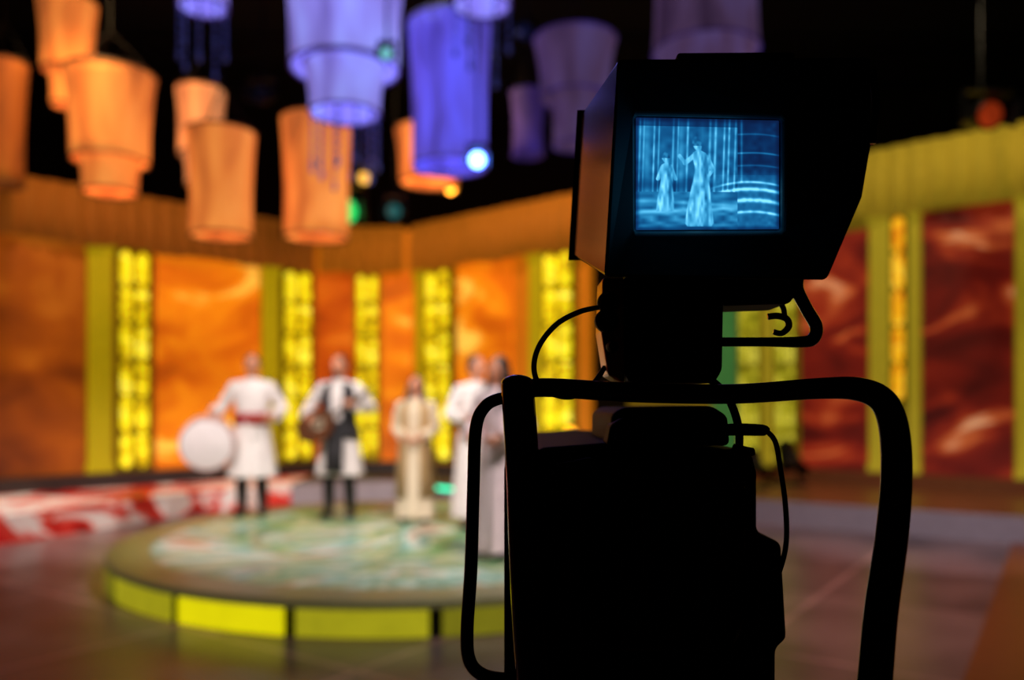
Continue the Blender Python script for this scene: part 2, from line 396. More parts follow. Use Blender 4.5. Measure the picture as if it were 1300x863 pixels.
def lantern(cx, y0, y1, d, key, tiers, beads=0):
    k = d/F
    base = W(cx, y1, d); e = empty('paper_lantern', base)
    m, desc = LM[key]
    meta(e, desc+' fabric drum lantern hanging from the ceiling' + (' in stepped tiers' if len(tiers) > 1 else ''), 'lantern', 'hanging drum lanterns above the set')
    for (a, b, w0, w1) in tiers:
        z0 = (y1-b)*k; z1 = (y1-a)*k; r0 = w0/2*k; r1 = w1/2*k
        prof = []
        for q in range(9):
            t = q/8; prof.append((r1+(r0-r1)*t-0.02*math.sin(math.pi*t), z0+(z1-z0)*t))
        o = MB().lathe(prof, n=72, wob=0.012, wn=24).obj('shade', m, parent=e, smooth=True)
        sd = o.modifiers.new('Solidify', 'SOLIDIFY'); sd.thickness = 0.008
        for (rr, zz) in ((r0, z1), (r1, z0)):
            MB().lathe([(rr+0.014*math.cos(u*math.pi/4), zz+0.014*math.sin(u*math.pi/4)) for u in range(9)], n=48).obj('hoop', M_ring if key in ('orange', 'brown', 'peach') else LM['plum'][0], parent=e, smooth=True)
    top = (y1-tiers[0][0])*k; r0 = tiers[0][2]/2*k
    hz = 7.6-base.z
    mb = MB()
    for t in range(3):
        a = t*2*math.pi/3+0.4
        mb.sweep([(math.cos(a)*r0, math.sin(a)*r0, top), (0, 0, min(hz-0.05, top+0.5))], 0.006, 6)
    mb.sweep([(0, 0, min(hz-0.06, top+0.5)), (0, 0, hz)], 0.01, 6)
    mb.obj('suspension_cord', M_cord, parent=e)
    for i in range(beads):
        a = i*2*math.pi/beads; r1 = tiers[-1][3]/2*k*0.95; L = 0.4+0.3*random.random(); mb = MB()
        x, y = math.cos(a)*r1, math.sin(a)*r1
        mb.sweep([(x, y, 0.02), (x, y, -L)], 0.004, 5)
        for j in range(int(L/0.09)):
            mb.ell((x, y, -0.06-j*0.09), (0.016, 0.016, 0.03), 8, 6)
        mb.ell((x, y, -L), (0.024, 0.024, 0.05), 8, 6)
        mb.obj('bead_strand', M_bead, parent=e, smooth=True)
    return e
lantern(5, 80, 235, 9.6, 'brown', [(80, 235, 56, 46)])
lantern(86, 3, 135, 10.5, 'orange', [(3, 92, 70, 62), (88, 135, 46, 40)])
lantern(140, 95, 245, 9.3, 'orange', [(95, 205, 108, 92), (200, 245, 74, 66)])
lantern(255, 114, 235, 10.6, 'peach', [(114, 198, 60, 56), (195, 235, 44, 38)])
lantern(281, 168, 300, 9.2, 'orange', [(168, 300, 84, 76)])
lantern(402, 152, 302, 9.9, 'orange', [(152, 302, 88, 80)])
lantern(545, 165, 232, 10.7, 'orange', [(165, 232, 86, 74)])
lantern(258, -70, 10, 8.3, 'lav', [(-70, 10, 74, 60)], 9)
lantern(438, -45, 145, 8.2, 'lav', [(-45, 88, 152, 136), (84, 145, 104, 88)], 12)
lantern(571, 32, 212, 9.4, 'blue', [(32, 212, 104, 94)])
lantern(612, -60, 8, 7.9, 'lav', [(-60, 8, 84, 72)], 6)
lantern(730, 52, 185, 9.0, 'mauve', [(52, 125, 104, 88), (120, 185, 64, 56)])
lantern(670, 118, 197, 10.5, 'plum', [(118, 197, 44, 40)])
lantern(896, -60, 66, 8.4, 'mauve', [(-60, 66, 130, 132)])

# ------------------------------------------------------------ stage lights and grid
M_can = mat('fixture_black', (16, 16, 18), 0.4, 0.5)
def stage_light(px, py, d, R, col, es, desc, tilt=0.25, floor_z=None):
    p = W(px, py, d)
    e = empty('stage_light', p); meta(e, desc, 'stage light', 'stage lights around the set')
    M = Matrix.Rotation(tilt, 4, 'X')
    def T(mb):
        mb.v = [M @ v for v in mb.v]; return mb
    T(MB().lathe([(R*0.5, R*3.0), (R*0.9, R*2.6), (R*1.05, R*1.0), (R*1.15, R*0.2), (R*1.15, -R*0.15), (R*1.0, -R*0.15), (R*1.0, R*0.1)], axis='y', n=28, caps=(True, False))).obj('housing', M_can, parent=e, smooth=True)
    m = mat('lens_glow', col, 0.2, es=es)
    T(MB().lathe([(0.001, -R*0.02), (R*0.6, 0.0), (R*0.98, R*0.08)], axis='y', n=28)).obj('lens', m, parent=e, smooth=True)
    mb = MB()
    for s_ in (-1, 1):
        a = s_*(R*1.35)
        if floor_z is None: mb.box(a-0.012, a+0.012, R*1.0, R*1.6, -0.02, R*2.2)
        else: mb.box(a-0.012, a+0.012, R*1.0, R*1.6, floor_z-p.z+0.03, 0.02)
    if floor_z is None:
        mb.box(-R*1.35-0.012, R*1.35+0.012, R*1.0, R*1.6, R*2.2, R*2.2+0.03)
        mb.obj('yoke', M_can, parent=e)
        MB().lathe([(0.012, R*2.2), (0.012, 7.6-p.z)], (0, R*1.3, 0), 10).obj('hanging_pole', M_can, parent=e)
    else:
        mb.box(-R*1.8, R*1.8, -R*0.3, R*2.8, floor_z-p.z, floor_z-p.z+0.04)
        mb.obj('floor_bracket', M_can, parent=e)
    mb = MB()
    for (ax, s_) in (('x', -1), ('x', 1), ('z', 1)):
        if ax == 'x': mb.add([(s_*R*1.1, -R*0.1, -R*0.8), (s_*R*1.1, -R*0.1, R*0.8), (s_*R*1.6, -R*1.1, R*1.0), (s_*R*1.6, -R*1.1, -R*1.0)], [(0, 1, 2, 3)])
        else: mb.add([(-R*0.8, -R*0.1, R*1.1), (R*0.8, -R*0.1, R*1.1), (R, -R*1.1, R*1.6), (-R, -R*1.1, R*1.6)], [(0, 1, 2, 3)])
    o = T(mb).obj('barn_doors', M_can, parent=e)
    sd = o.modifiers.new('Solidify', 'SOLIDIFY'); sd.thickness = 0.006
stage_light(606, 203, 8.3, 0.075, (80, 120, 255), 22, 'stage light with dazzling blue-white lens')
stage_light(572, 240, 11.7, 0.065, (255, 150, 40), 10, 'small stage light glowing orange')
stage_light(438, 268, 11.1, 0.17, (20, 190, 90), 1.6, 'stage light with green gelled lens')
stage_light(462, 226, 11.1, 0.08, (255, 190, 80), 1.3, 'stage light glowing soft amber')
stage_light(490, 68, 7.2, 0.05, (120, 200, 210), 1.0, 'stage light with pale mint lens')
stage_light(374, 292, 11.3, 0.1, (240, 150, 20), 1.5, 'stage light glowing amber above the set wall')
stage_light(500, 268, 11.2, 0.1, (40, 110, 110), 0.5, 'stage light with dim teal lens')
stage_light(1257, 146, 9.6, 0.15, (170, 55, 20), 0.5, 'large stage light glowing dull red')
stage_light(665, 40, 10.4, 0.1, (30, 34, 70), 0.2, 'unlit black stage light hanging from the grid')
stage_light(330, 120, 9.9, 0.1, (20, 24, 40), 0.1, 'unlit black stage light hanging from the grid')
stage_light(1003, 590, 12.1, 0.14, (30, 20, 20), 0.1, 'black floor spotlight standing on the ledge', tilt=0.9, floor_z=LZ)
stage_light(960, 594, 11.5, 0.1, (30, 20, 20), 0.1, 'small black floor spotlight standing on the ledge', tilt=0.9, floor_z=LZ)
stage_light(724, 548, 11.45, 0.07, (255, 170, 20), 3.5, 'small amber light standing on the ledge', tilt=-0.1, floor_z=LZ)
M_pipe = mat('grid_pipe', (22, 22, 26), 0.5, 0.6)
for y in (6.5, 12.4, 13.6):
    e = empty('lighting_truss', (0, y, 6.75)); meta(e, 'black steel lighting truss under the ceiling', 'truss', 'lighting trusses under the ceiling')
    for (dy, dz) in ((-0.15, 0), (0.15, 0), (0, 0.26)):
        MB().sweep([(-9.5, dy, dz), (9.5, dy, dz)], 0.025, 8).obj('chord_pipe', M_pipe, parent=e, smooth=True)
    mb = MB(); N = 48
    for i in range(N):
        x0 = -9.5+19*i/N; x1 = x0+19/N
        mb.sweep([(x0, -0.15, 0), ((x0+x1)/2, 0, 0.26), (x1, -0.15, 0)], 0.01, 5).sweep([(x0, 0.15, 0), ((x0+x1)/2, 0, 0.26), (x1, 0.15, 0)], 0.01, 5).sweep([(x0, -0.15, 0), (x1, 0.15, 0)], 0.01, 5)
    mb.obj('lattice', M_pipe, parent=e)
    mb = MB()
    for x in (-8, -3, 3, 8): mb.sweep([(x, 0, 0.26), (x, 0, 0.85)], 0.012, 6)
    mb.obj('hanger', M_pipe, parent=e)

# ------------------------------------------------------------ people
M_skin = mat('skin', (206, 132, 98), 0.5)
M_white = mat('white_linen', (230, 216, 210), 0.8)
M_cream = mat('cream_cloth', (222, 200, 170), 0.8)
M_pink = mat('pale_rose_cloth', (238, 212, 214), 0.8)
M_vest = mat('charcoal_vest', (34, 28, 30), 0.8)
M_red = mat('red_sash', (150, 22, 26), 0.7)
M_gold = mat('gold_brown_sash', (140, 92, 30), 0.6)
M_boot = mat('dark_leather', (22, 17, 18), 0.4)
M_hairk = mat('hair_black', (22, 14, 11), 0.5)
M_hairb = mat('hair_brown', (58, 32, 18), 0.5)
M_eye = mat('eye_white', (220, 220, 215), 0.2)
M_iris = mat('iris_dark', (30, 20, 14), 0.2)
M_lip = mat('lips', (150, 72, 66), 0.5)

def hand(mb, w, d, n, sgn, curl):
    d = d.normalized(); n = (n-d*n.dot(d)).normalized(); l = d.cross(n)
    mb.sweep([w-d*0.02, w+d*0.02, w+d*0.06, w+d*0.09], [(0.026, 0.02), (0.034, 0.017), (0.041, 0.016), (0.038, 0.012)], 12, ref=-n)
    for i, Lf in zip((-1.5, -0.5, 0.5, 1.5), (0.066, 0.08, 0.076, 0.06)):
        ii = i*(-sgn); p = w+d*0.08+l*0.0225*ii; pts = [p]; a = 0.12
        for sgm in (0.45, 0.32, 0.23):
            a += curl; dd = d*math.cos(a)+n*math.sin(a)+l*0.04*ii; p = p+dd*Lf*sgm; pts.append(p)
        mb.sweep(pts, [0.0085, 0.008, 0.0075, 0.006], 8)
    b = w+d*0.025+l*sgn*0.03
    t1 = (l*sgn*0.75+d*0.6+n*0.25).normalized(); t2 = (l*sgn*0.3+d*0.85+n*(0.2+0.5*curl)).normalized()
    mb.sweep([b, b+t1*0.04, b+t1*0.04+t2*0.032, b+t1*0.04+t2*0.056], [0.013, 0.011, 0.0095, 0.007], 8)

def person(px, d, height, yaw, arms, label, dress, hair, skin=M_skin, head_turn=0.0, stride=0.0):
    X = (px-CX)/F*d
    e = empty('person', (X, d, PZ+0.002), yaw, height/1.75)
    meta(e, label, 'person')
    B = MB()
    B.sweep([(0, 0, 0.84), (0, 0, 0.95), (0, 0, 1.08), (0, 0, 1.24), (0, 0, 1.36), (0, 0, 1.43), (0, 0, 1.47), (0, 0.005, 1.52), (0, 0, 1.58)],
            [(0.13, 0.095), (0.165, 0.115), (0.135, 0.1), (0.16, 0.115), (0.18, 0.11), (0.15, 0.085), (0.08, 0.065), (0.055, 0.056), (0.052, 0.056)], 20, ref=(0, 1, 0))
    legs = []
    for s in (-1, 1):
        fy = s*stride
        hip = Vector((s*0.088, 0, 0.9)); kn = Vector((s*0.1, -0.03+fy*0.5, 0.49)); an = Vector((s*0.11, 0.02+fy, 0.085))
        legs.append((hip, kn, an))
        mid = (kn*0.6+an*0.4)+Vector((0, 0.02, 0))
        B.sweep([hip, (hip+kn)/2, kn, mid, an, an-Vector((0, 0, 0.04))], [0.088, 0.072, 0.052, 0.054, 0.036, 0.036], 14, ref=(0, 1, 0))
        B.sweep([an+Vector((0, 0.05, -0.045)), an+Vector((0, -0.03, -0.04)), an+Vector((s*0.02, -0.12, -0.05)), an+Vector((s*0.025, -0.18, -0.06))], [(0.03, 0.035), (0.038, 0.042), (0.044, 0.03), (0.035, 0.02)], 12)
    chains = []
    for s, (el, wr, nrm, curl) in zip((-1, 1), arms):
        sh = Vector((s*0.185, 0, 1.4)); el = Vector(el); wr = Vector(wr)
        chains.append((sh, el, wr))
        B.sweep([Vector((s*0.12, 0, 1.41)), sh, (sh+el)/2, el, el*0.6+wr*0.4, wr], [0.06, 0.056, 0.048, 0.039, 0.04, 0.026], 14)
        hand(B, wr, wr-el, Vector(nrm), s, curl)
    ch, sh_ = math.cos(head_turn), math.sin(head_turn)
    def RH(v): return Vector((v.x*ch-v.y*sh_, v.x*sh_+v.y*ch, v.z))
    def headfn(p):
        q = Vector(p)
        if q.z < 0:
            t = -q.z/0.117; q.x *= 1-0.36*t*t; q.y = q.y*(1-0.22*t)-0.018*t
        if q.y > 0 and q.z < -0.03: q.y *= 0.8
        if q.y < -0.06 and abs(q.x) > 0.02 and abs(q.x) < 0.048 and -0.01 < q.z < 0.025: q.y += 0.007
        return q
    Hh = MB()
    hc = Vector((0, -0.008, 1.64))
    Hh.ell(hc, (0.077, 0.096, 0.118), 36, 26, headfn)
    Hh.sweep([hc+Vector((0, -0.093, 0.02)), hc+Vector((0, -0.103, -0.005)), hc+Vector((0, -0.117, -0.028)), hc+Vector((0, -0.094, -0.04))], [0.009, 0.011, 0.015, 0.01], 10)
    Hh.ell(hc+Vector((0, -0.092, -0.062)), (0.026, 0.012, 0.009), 12, 8)
    Hh.ell(hc+Vector((0, -0.084, 0.03)), (0.05, 0.014, 0.009), 14, 8)
    Hh.ell(hc+Vector((0, -0.076, -0.095)), (0.025, 0.02, 0.018), 14, 8)
    for s in (-1, 1): Hh.ell(hc+Vector((s*0.078, 0.008, -0.008)), (0.01, 0.02, 0.032), 10, 8)
    Hh.v = [RH(v) for v in Hh.v]
    B.add(Hh.v, Hh.f)
    B.obj('body', skin, parent=e, remesh=0.0065)
    for s in (-1, 1):
        E = MB().ell(hc+Vector((s*0.031, -0.081, 0.008)), (0.014, 0.012, 0.009), 14, 10)
        I = MB().ell(hc+Vector((s*0.031, -0.0905, 0.008)), (0.006, 0.004, 0.006), 10, 8); E.add(I.v, I.f, 1)
        E.v = [RH(v) for v in E.v]; E.obj('eye', [M_eye, M_iris], parent=e, smooth=True)
    Lp = MB().ell(hc+Vector((0, -0.101, -0.062)), (0.022, 0.006, 0.007), 14, 8); Lp.v = [RH(v) for v in Lp.v]; Lp.obj('lips', M_lip, parent=e, smooth=True)
    HB = MB(); HB.ell(hc+Vector((0, 0.024, 0.03)), (0.088, 0.094, 0.104), 24, 16)
    if hair[0] == 'long':
        HB.sweep([hc+Vector((0, 0.06, 0.0)), hc+Vector((0, 0.085, -0.1)), hc+Vector((0, 0.1, -0.25)), hc+Vector((0, 0.115, -0.42)), hc+Vector((0, 0.115, -0.5))], [(0.088, 0.05), (0.095, 0.045), (0.11, 0.035), (0.09, 0.03), (0.04, 0.02)], 20, ref=(0, 1, 0))
        for s in (-1, 1): HB.sweep([hc+Vector((s*0.06, -0.02, 0.07)), hc+Vector((s*0.088, 0.0, 0)), hc+Vector((s*0.1, -0.01, -0.13)), hc+Vector((s*0.11, -0.05, -0.24)), hc+Vector((s*0.1, -0.1, -0.36))], [0.03, 0.026, 0.036, 0.038, 0.014], 10)
    else:
        HB.ell(hc+Vector((0, 0.05, -0.03)), (0.075, 0.058, 0.06), 16, 10)
    HB.v = [RH(v) for v in HB.v]; HB.obj('hair', hair[1], parent=e, remesh=0.009)
    if len(hair) > 2:
        BB = MB(); BB.ell(hc+Vector((0, -0.07, -0.09)), (0.052, 0.04, 0.038), 16, 10); BB.v = [RH(v) for v in BB.v]; BB.obj('beard', hair[1], parent=e, remesh=0.009)
    hem, hr, mg = dress['hem'], dress['r'], dress['mat']
    n = 64; G = MB(); vs = []
    prof = [(1.495, .078, .074), (1.46, .12, .09), (1.42, .19, .105), (1.34, .2, .13), (1.2, .178, .135), (1.07, .158, .125), (0.95, .192, .145)]
    ks = 8
    for i in range(1, ks+1):
        t = i/ks; prof.append((0.95+(hem-0.95)*t, .192+(hr-.192)*t, .145+(hr*0.82-.145)*t))
    for (z, rx, ry) in prof:
        am = max(0, (1.0-z))*0.09
        for i in range(n):
            th = 2*math.pi*i/n; w = 1+am*math.sin(9*th+0.7*math.sin(3*th+height*7))
            vs.append((rx*w*math.cos(th), ry*w*math.sin(th), z))
    fs = [(j*n+i, j*n+(i+1) % n, (j+1)*n+(i+1) % n, (j+1)*n+i) for j in range(len(prof)-1) for i in range(n)]
    fs.append(tuple(range(n))); fs.append(tuple(reversed(range((len(prof)-1)*n, len(prof)*n))))
    G.add(vs, fs)
    for (sh, el, wr) in chains:
        w2 = el*0.12+wr*0.88
        sw = dress.get('sleeve', 0.058)
        G.sweep([Vector((sh.x*0.6, 0, 1.405)), sh, (sh+el)/2, el, (el+w2)/2, w2], [0.075, 0.072, 0.066, 0.06, (sw+0.06)/2, sw], 16)
    G.obj('tunic' if hem > 0.3 else 'long_robe', mg, parent=e, remesh=0.011)
    if hem > 0.3:
        T = MB()
        for s, (hip, kn, an) in zip((-1, 1), legs):
            T.sweep([hip+Vector((0, 0, 0.02)), (hip+kn)/2, kn, kn*0.5+an*0.5], [0.1, 0.088, 0.07, 0.066], 16, ref=(0, 1, 0))
        T.obj('trousers', dress.get('leg', M_vest), parent=e, smooth=True)
        for s, (hip, kn, an) in zip((-1, 1), legs):
            Bt = MB()
            Bt.sweep([kn*0.85+an*0.15, kn*0.5+an*0.5, an, an-Vector((0, 0, 0.08))], [0.068, 0.07, 0.05, 0.05], 16, ref=(0, 1, 0))
            Bt.sweep([an+Vector((0, 0.06, -0.05)), an+Vector((0, -0.03, -0.04)), an+Vector((s*0.02, -0.12, -0.048)), an+Vector((s*0.025, -0.2, -0.058))], [(0.035, 0.034), (0.046, 0.044), (0.052, 0.036), (0.036, 0.026)], 14)
            Bt.obj('boot', M_boot, parent=e, remesh=0.011)
    else:
        for s, (hip, kn, an) in zip((-1, 1), legs):
            MB().sweep([an+Vector((0, 0.06, -0.05)), an+Vector((0, -0.03, -0.04)), an+Vector((s*0.02, -0.12, -0.048)), an+Vector((s*0.025, -0.2, -0.058))], [(0.035, 0.034), (0.046, 0.044), (0.05, 0.034), (0.036, 0.024)], 14).obj('shoe', M_boot, parent=e, remesh=0.009)
    if 'sash' in dress:
        z = 1.05
        o = MB().lathe([(0.165, z-0.06), (0.18, z-0.025), (0.18, z+0.025), (0.168, z+0.06)], n=40, sq=(1, 0.82)).obj('sash', dress['sash'], parent=e, smooth=True)
        sd = o.modifiers.new('Solidify', 'SOLIDIFY'); sd.thickness = 0.02; sd.offset = 1
    if dress.get('vest'):
        nn = 40; vs = []; pr = [(1.46, .128, .1), (1.42, .2, .118), (1.34, .213, .145), (1.2, .195, .152), (1.07, .182, .145), (0.95, .21, .165), (dress['vest'], .25, .2)]
        gap = 0.34
        for (z, rx, ry) in pr:
            for i in range(nn):
                th = -math.pi/2+gap+(2*math.pi-2*gap)*i/(nn-1); w = 1+max(0, 1-z)*0.06*math.sin(10*th)
                vs.append((rx*w*math.cos(th), ry*w*math.sin(th), z))
        V = MB().add(vs, [(j*nn+i, j*nn+i+1, (j+1)*nn+i+1, (j+1)*nn+i) for j in range(len(pr)-1) for i in range(nn-1)])
        o = V.obj('vest', dress['vmat'], parent=e, smooth=True)
        sd = o.modifiers.new('Solidify', 'SOLIDIFY'); sd.thickness = 0.012; sd.offset = 1
    if dress.get('front'):
        zb = dress['front']
        S = MB(); pts = [(1.05, -.165), (0.95, -.185), (0.75, -.215), (zb, -.245)]
        vs = []
        for (z, y) in pts:
            for i in range(9): vs.append((-0.1+0.2*i/8, y+0.006*math.sin(i*2.2), z))
        S.add(vs, [(j*9+i, j*9+i+1, (j+1)*9+i+1, (j+1)*9+i) for j in range(3) for i in range(8)])
        o = S.obj('apron_panel', dress['vmat'], parent=e, smooth=True)
        sd = o.modifiers.new('Solidify', 'SOLIDIFY'); sd.thickness = 0.012
    return e

pA = person(320, 9.25, 1.79, 0.15, [((-0.33, 0.06, 1.17), (-0.39, -0.06, 1.11), (0.0, 0.0, -1.0), 0.35), ((0.33, 0.05, 1.16), (0.24, -0.2, 1.08), (-1, 0, 0), 0.75)],
   'person in white tunic, red sash and dark boots, holding a drum', {'hem': 0.42, 'r': 0.27, 'mat': M_white, 'sash': M_red, 'sleeve': 0.08}, ('short', M_hairk), head_turn=0.2)
pB = person(431, 9.1, 1.77, -0.05, [((-0.36, 0.04, 1.17), (-0.27, -0.24, 1.1), (0.2, 1.0, 0), 0.5), ((0.36, -0.02, 1.18), (0.22, -0.27, 1.24), (-0.3, 0, -1.0), 0.85)],
   'person in white tunic and dark vest playing a lute', {'hem': 0.46, 'r': 0.26, 'mat': M_white, 'vest': 0.86, 'vmat': M_vest, 'front': 0.5, 'sleeve': 0.09}, ('short', M_hairk, 'beard'), head_turn=-0.2, stride=0.04)
pC = person(528, 8.75, 1.53, -0.1, [((-0.25, 0.03, 1.12), (-0.1, -0.2, 1.02), (1, 0, 0.2), 0.4), ((0.25, 0.03, 1.12), (0.1, -0.2, 1.02), (-1, 0, 0.2), 0.4)],
   'person with long brown hair in cream dress, hands clasped', {'hem': 0.05, 'r': 0.23, 'mat': M_cream, 'vest': 0.3, 'vmat': mat('tan_overcoat', (184, 146, 100), 0.8), 'sleeve': 0.065}, ('long', M_hairb), stride=0.0)
pD = person(604, 8.35, 1.72, 0.5, [((-0.3, 0.0, 1.15), (-0.2, -0.24, 1.12), (1, 0, 0.2), 0.4), ((0.3, 0.0, 1.15), (0.2, -0.25, 1.1), (-1, 0, 0.2), 0.4)],
   'person in pale robe with gold-brown sash, arms bent', {'hem': 0.12, 'r': 0.25, 'mat': M_white, 'sash': M_gold, 'sleeve': 0.08}, ('short', M_hairk), head_turn=0.3)
pE = person(633, 6.75, 1.62, -0.6, [((-0.3, 0.03, 1.14), (-0.15, -0.22, 1.05), (1, 0, 0.2), 0.4), ((0.3, 0.03, 1.14), (0.15, -0.22, 1.05), (-1, 0, 0.2), 0.4)],
   'person with long dark hair in pale rose-white robe', {'hem': 0.05, 'r': 0.24, 'mat': M_pink, 'sleeve': 0.085}, ('long', M_hairk), head_turn=-0.2)

def place(parent, local):
    r = parent.rotation_euler[2]; s = parent.scale[0]; v = Vector(local)*s
    return Vector((v.x*math.cos(r)-v.y*math.sin(r), v.x*math.sin(r)+v.y*math.cos(r), v.z))+parent.location
M_skinhead = mat('drum_skin', (236, 220, 218), 0.6); M_shell = mat('drum_shell', (176, 120, 110), 0.5); M_hoop = mat('drum_hoop', (196, 150, 144), 0.5)
dp = place(pA, (-0.43, -0.17, 0.80))
e = empty('drum', dp, 0.25); e.rotation_euler = (0.15, 0.0, 0.25)
meta(e, 'large round double-headed drum with pale skin, held at the hip', 'drum')
R = 0.27
MB().lathe([(R, -0.11), (R*1.02, 0), (R, 0.11)], axis='y', n=48).obj('shell', M_shell, parent=e, smooth=True)
for s in (-1, 1):
    MB().lathe([(0.001, s*0.125), (R*0.9, s*0.122), (R*1.0, s*0.11)], axis='y', n=48).obj('drum_head', M_skinhead, parent=e, smooth=True)
    MB().lathe([(R*1.03+0.012*math.cos(u*math.pi/4), s*0.1+0.018*math.sin(u*math.pi/4)) for u in range(9)], axis='y', n=48).obj('hoop', M_hoop, parent=e, smooth=True)
mb = MB()
for i in range(16):
    a = i*math.pi/8; b = a+math.pi/16
    mb.sweep([(R*1.05*math.cos(a), -0.1, R*1.05*math.sin(a)), (R*1.05*math.cos(b), 0.1, R*1.05*math.sin(b)), (R*1.05*math.cos(a+math.pi/8), -0.1, R*1.05*math.sin(a+math.pi/8))], 0.004, 5)
mb.obj('lacing', M_cream, parent=e)
mp_ = place(pA, (0.235, -0.27, 1.06)); e = empty('drum_mallet', mp_, 0); meta(e, 'short wooden drum mallet held in a hand', 'drum mallet')
MB().sweep([(0.06, 0.04, 0.02), (-0.22, -0.12, -0.06)], [0.009, 0.007], 8).obj('stick', M_gold, parent=e, smooth=True)
MB().ell((-0.235, -0.13, -0.065), (0.028, 0.028, 0.028), 12, 8).obj('felt_tip', M_white, parent=e, smooth=True)
M_wood = mat('lute_wood_dark', (58, 28, 14), 0.3); M_face = mat('lute_face', (92, 48, 22), 0.35); M_str = mat('string', (200, 190, 160), 0.3, 0.8)
lp = place(pB, (-0.17, -0.3, 1.0)); e = empty('lute', lp); e.rotation_euler = (0.0, 1.0, -0.05)
meta(e, 'dark wooden round-bodied lute with long neck, held across the waist', 'lute')
def bowl(p):
    q = Vector(p)
    if q.z > 0: q.x *= 1-0.45*(q.z/0.24)**2
    if q.y < 0: q.y = 0
    return q
MB().ell((0, 0, 0), (0.17, 0.13, 0.23), 36, 24, bowl).obj('bowl', M_wood, parent=e, smooth=True)
def face(p):
    q = bowl(p); q.y = 0 if p.y > 0 else -0.006
    return q
MB().ell((0, -0.001, 0), (0.166, 0.1, 0.226), 36, 24, face).obj('soundboard', M_face, parent=e)
MB().lathe([(0.04, -0.01), (0.05, -0.012), (0.055, -0.009)], (0, 0, 0.03), axis='y', n=28).obj('rosette', M_cream, parent=e)
MB().lathe([(0.001, -0.009), (0.04, -0.009)], (0, 0, 0.03), axis='y', n=28).obj('sound_hole', M_hairk, parent=e)
MB().box(-0.022, 0.022, -0.018, 0.018, 0.18, 0.62).obj('neck', M_wood, parent=e, bevel=0.006)
MB().sweep([(0, 0, 0.61), (0, 0.04, 0.68), (0, 0.1, 0.72)], [0.022, 0.018, 0.012], 10).obj('pegbox', M_wood, parent=e, smooth=True)
for i in range(6):
    s = -1 if i % 2 else 1
    MB().sweep([(0, 0.02+0.012*i, 0.63+0.013*i), (s*0.05, 0.02+0.012*i, 0.63+0.013*i)], [0.004, 0.007], 8).obj('tuning_peg', M_face, parent=e, smooth=True)
MB().box(-0.05, 0.05, -0.018, -0.004, -0.13, -0.115).obj('bridge', M_wood, parent=e)
for i in range(5):
    x = -0.016+0.008*i
    MB().sweep([(x*1.6, -0.018, -0.12), (x, -0.021, 0.62)], 0.0012, 4).obj('string', M_str, parent=e)

# ------------------------------------------------------------ television camera
M_body = mat('camera_black_plastic', (7, 7, 8), 0.65)
M_gloss = mat('camera_black_gloss', (10, 10, 13), 0.18, 0.0, coat=0.7)
M_side = mat('hood_satin_metal', (44, 44, 66), 0.12, 0.92)
M_plate = mat('bracket_bronze_metal', (190, 130, 96), 0.3, 0.9)  # orange reflection is put into the metal colour
M_rub = mat('cable_rubber', (8, 8, 9), 0.5)
CB = Vector((0.17, 1.06, 0.0))
cam_e = empty('television_camera', CB)
meta(cam_e, 'large black studio television camera with lit viewfinder on a pedestal', 'television camera')
def P(mb, name, m, **k): return mb.obj(name, m, parent=cam_e, origin=CB, **k)

Fo = [W(785, 74, .78), W(1107, 71, .78), W(1107, 185, .78), W(1096, 250, .78), W(1051, 356, .78), W(768, 352, .78)]
Ro = [W(737, 144, .95), W(1012, 140, .95), W(1012, 190, .95), W(1008, 250, .95), W(985, 326, .95), W(726, 326, .95)]
In = [W(803, 146, .81), W(993, 150, .81), W(993, 190, .81), W(993, 245, .81), W(993, 295, .81), W(804, 296, .81)]
Sc = [W(806, 148, .838), W(990, 152, .838), W(990, 190, .838), W(990, 245, .838), W(990, 292, .838), W(806, 293, .838)]
mb = MB(); v = Fo+Ro+In+Sc; f = []; mi = []
for i in range(6):
    j = (i+1) % 6
    f.append((i, 6+i, 6+j, j)); mi.append(1 if i == 5 else 0)
    f.append((i, j, 12+j, 12+i)); mi.append(0)
    f.append((12+i, 12+j, 18+j, 18+i)); mi.append(0)
f.append(tuple(range(6, 12))); mi.append(0)
mb.v += v
for q, m_ in zip(f, mi): mb.f.append(list(q)); mb.m.append(m_)
vf = P(mb, 'viewfinder', [M_body, M_side], bevel=0.004)
vf['label'] = 'black viewfinder housing with deep sun hood'
def sub(mb, name, m, par, **k):
    o = mb.obj(name, m, parent=par, origin=CB, **k); return o
NX, NY = 240, 186     # screen picture grid
def sm(a, b, x):
    t = max(0, min(1, (x-a)/(b-a))); return t*t*(3-2*t)
def g(x, c, w): return math.exp(-((x-c)/w)**2)
rnd = random.Random(3)
grain = [[rnd.random() for _ in range(64)] for _ in range(64)]
def gr(x, y, q=5.0):
    x /= q; y /= q; i, j = int(x) % 60, int(y) % 60; fx, fy = x-int(x), y-int(y)
    a = grain[j][i]*(1-fx)+grain[j][i+1]*fx; b = grain[j+1][i]*(1-fx)+grain[j+1][i+1]*fx
    return a*(1-fy)+b*fy
BIG = [(22, 76, 1), (25, 76, 4.5), (31, 77, 6), (37, 78, 4.5), (40, 79, 3), (43, 80, 8), (50, 82, 10.5), (60, 83, 9), (68, 82, 8), (78, 82, 10), (95, 81, 13), (115, 80, 16), (132, 80, 18), (136, 80, 15)]
SML = [(42, 38, 1), (45, 38, 4), (51, 38, 5), (56, 39, 2.5), (59, 39, 7), (70, 39, 8), (78, 38, 6.5), (92, 38, 9), (108, 37, 11), (117, 37, 11)]
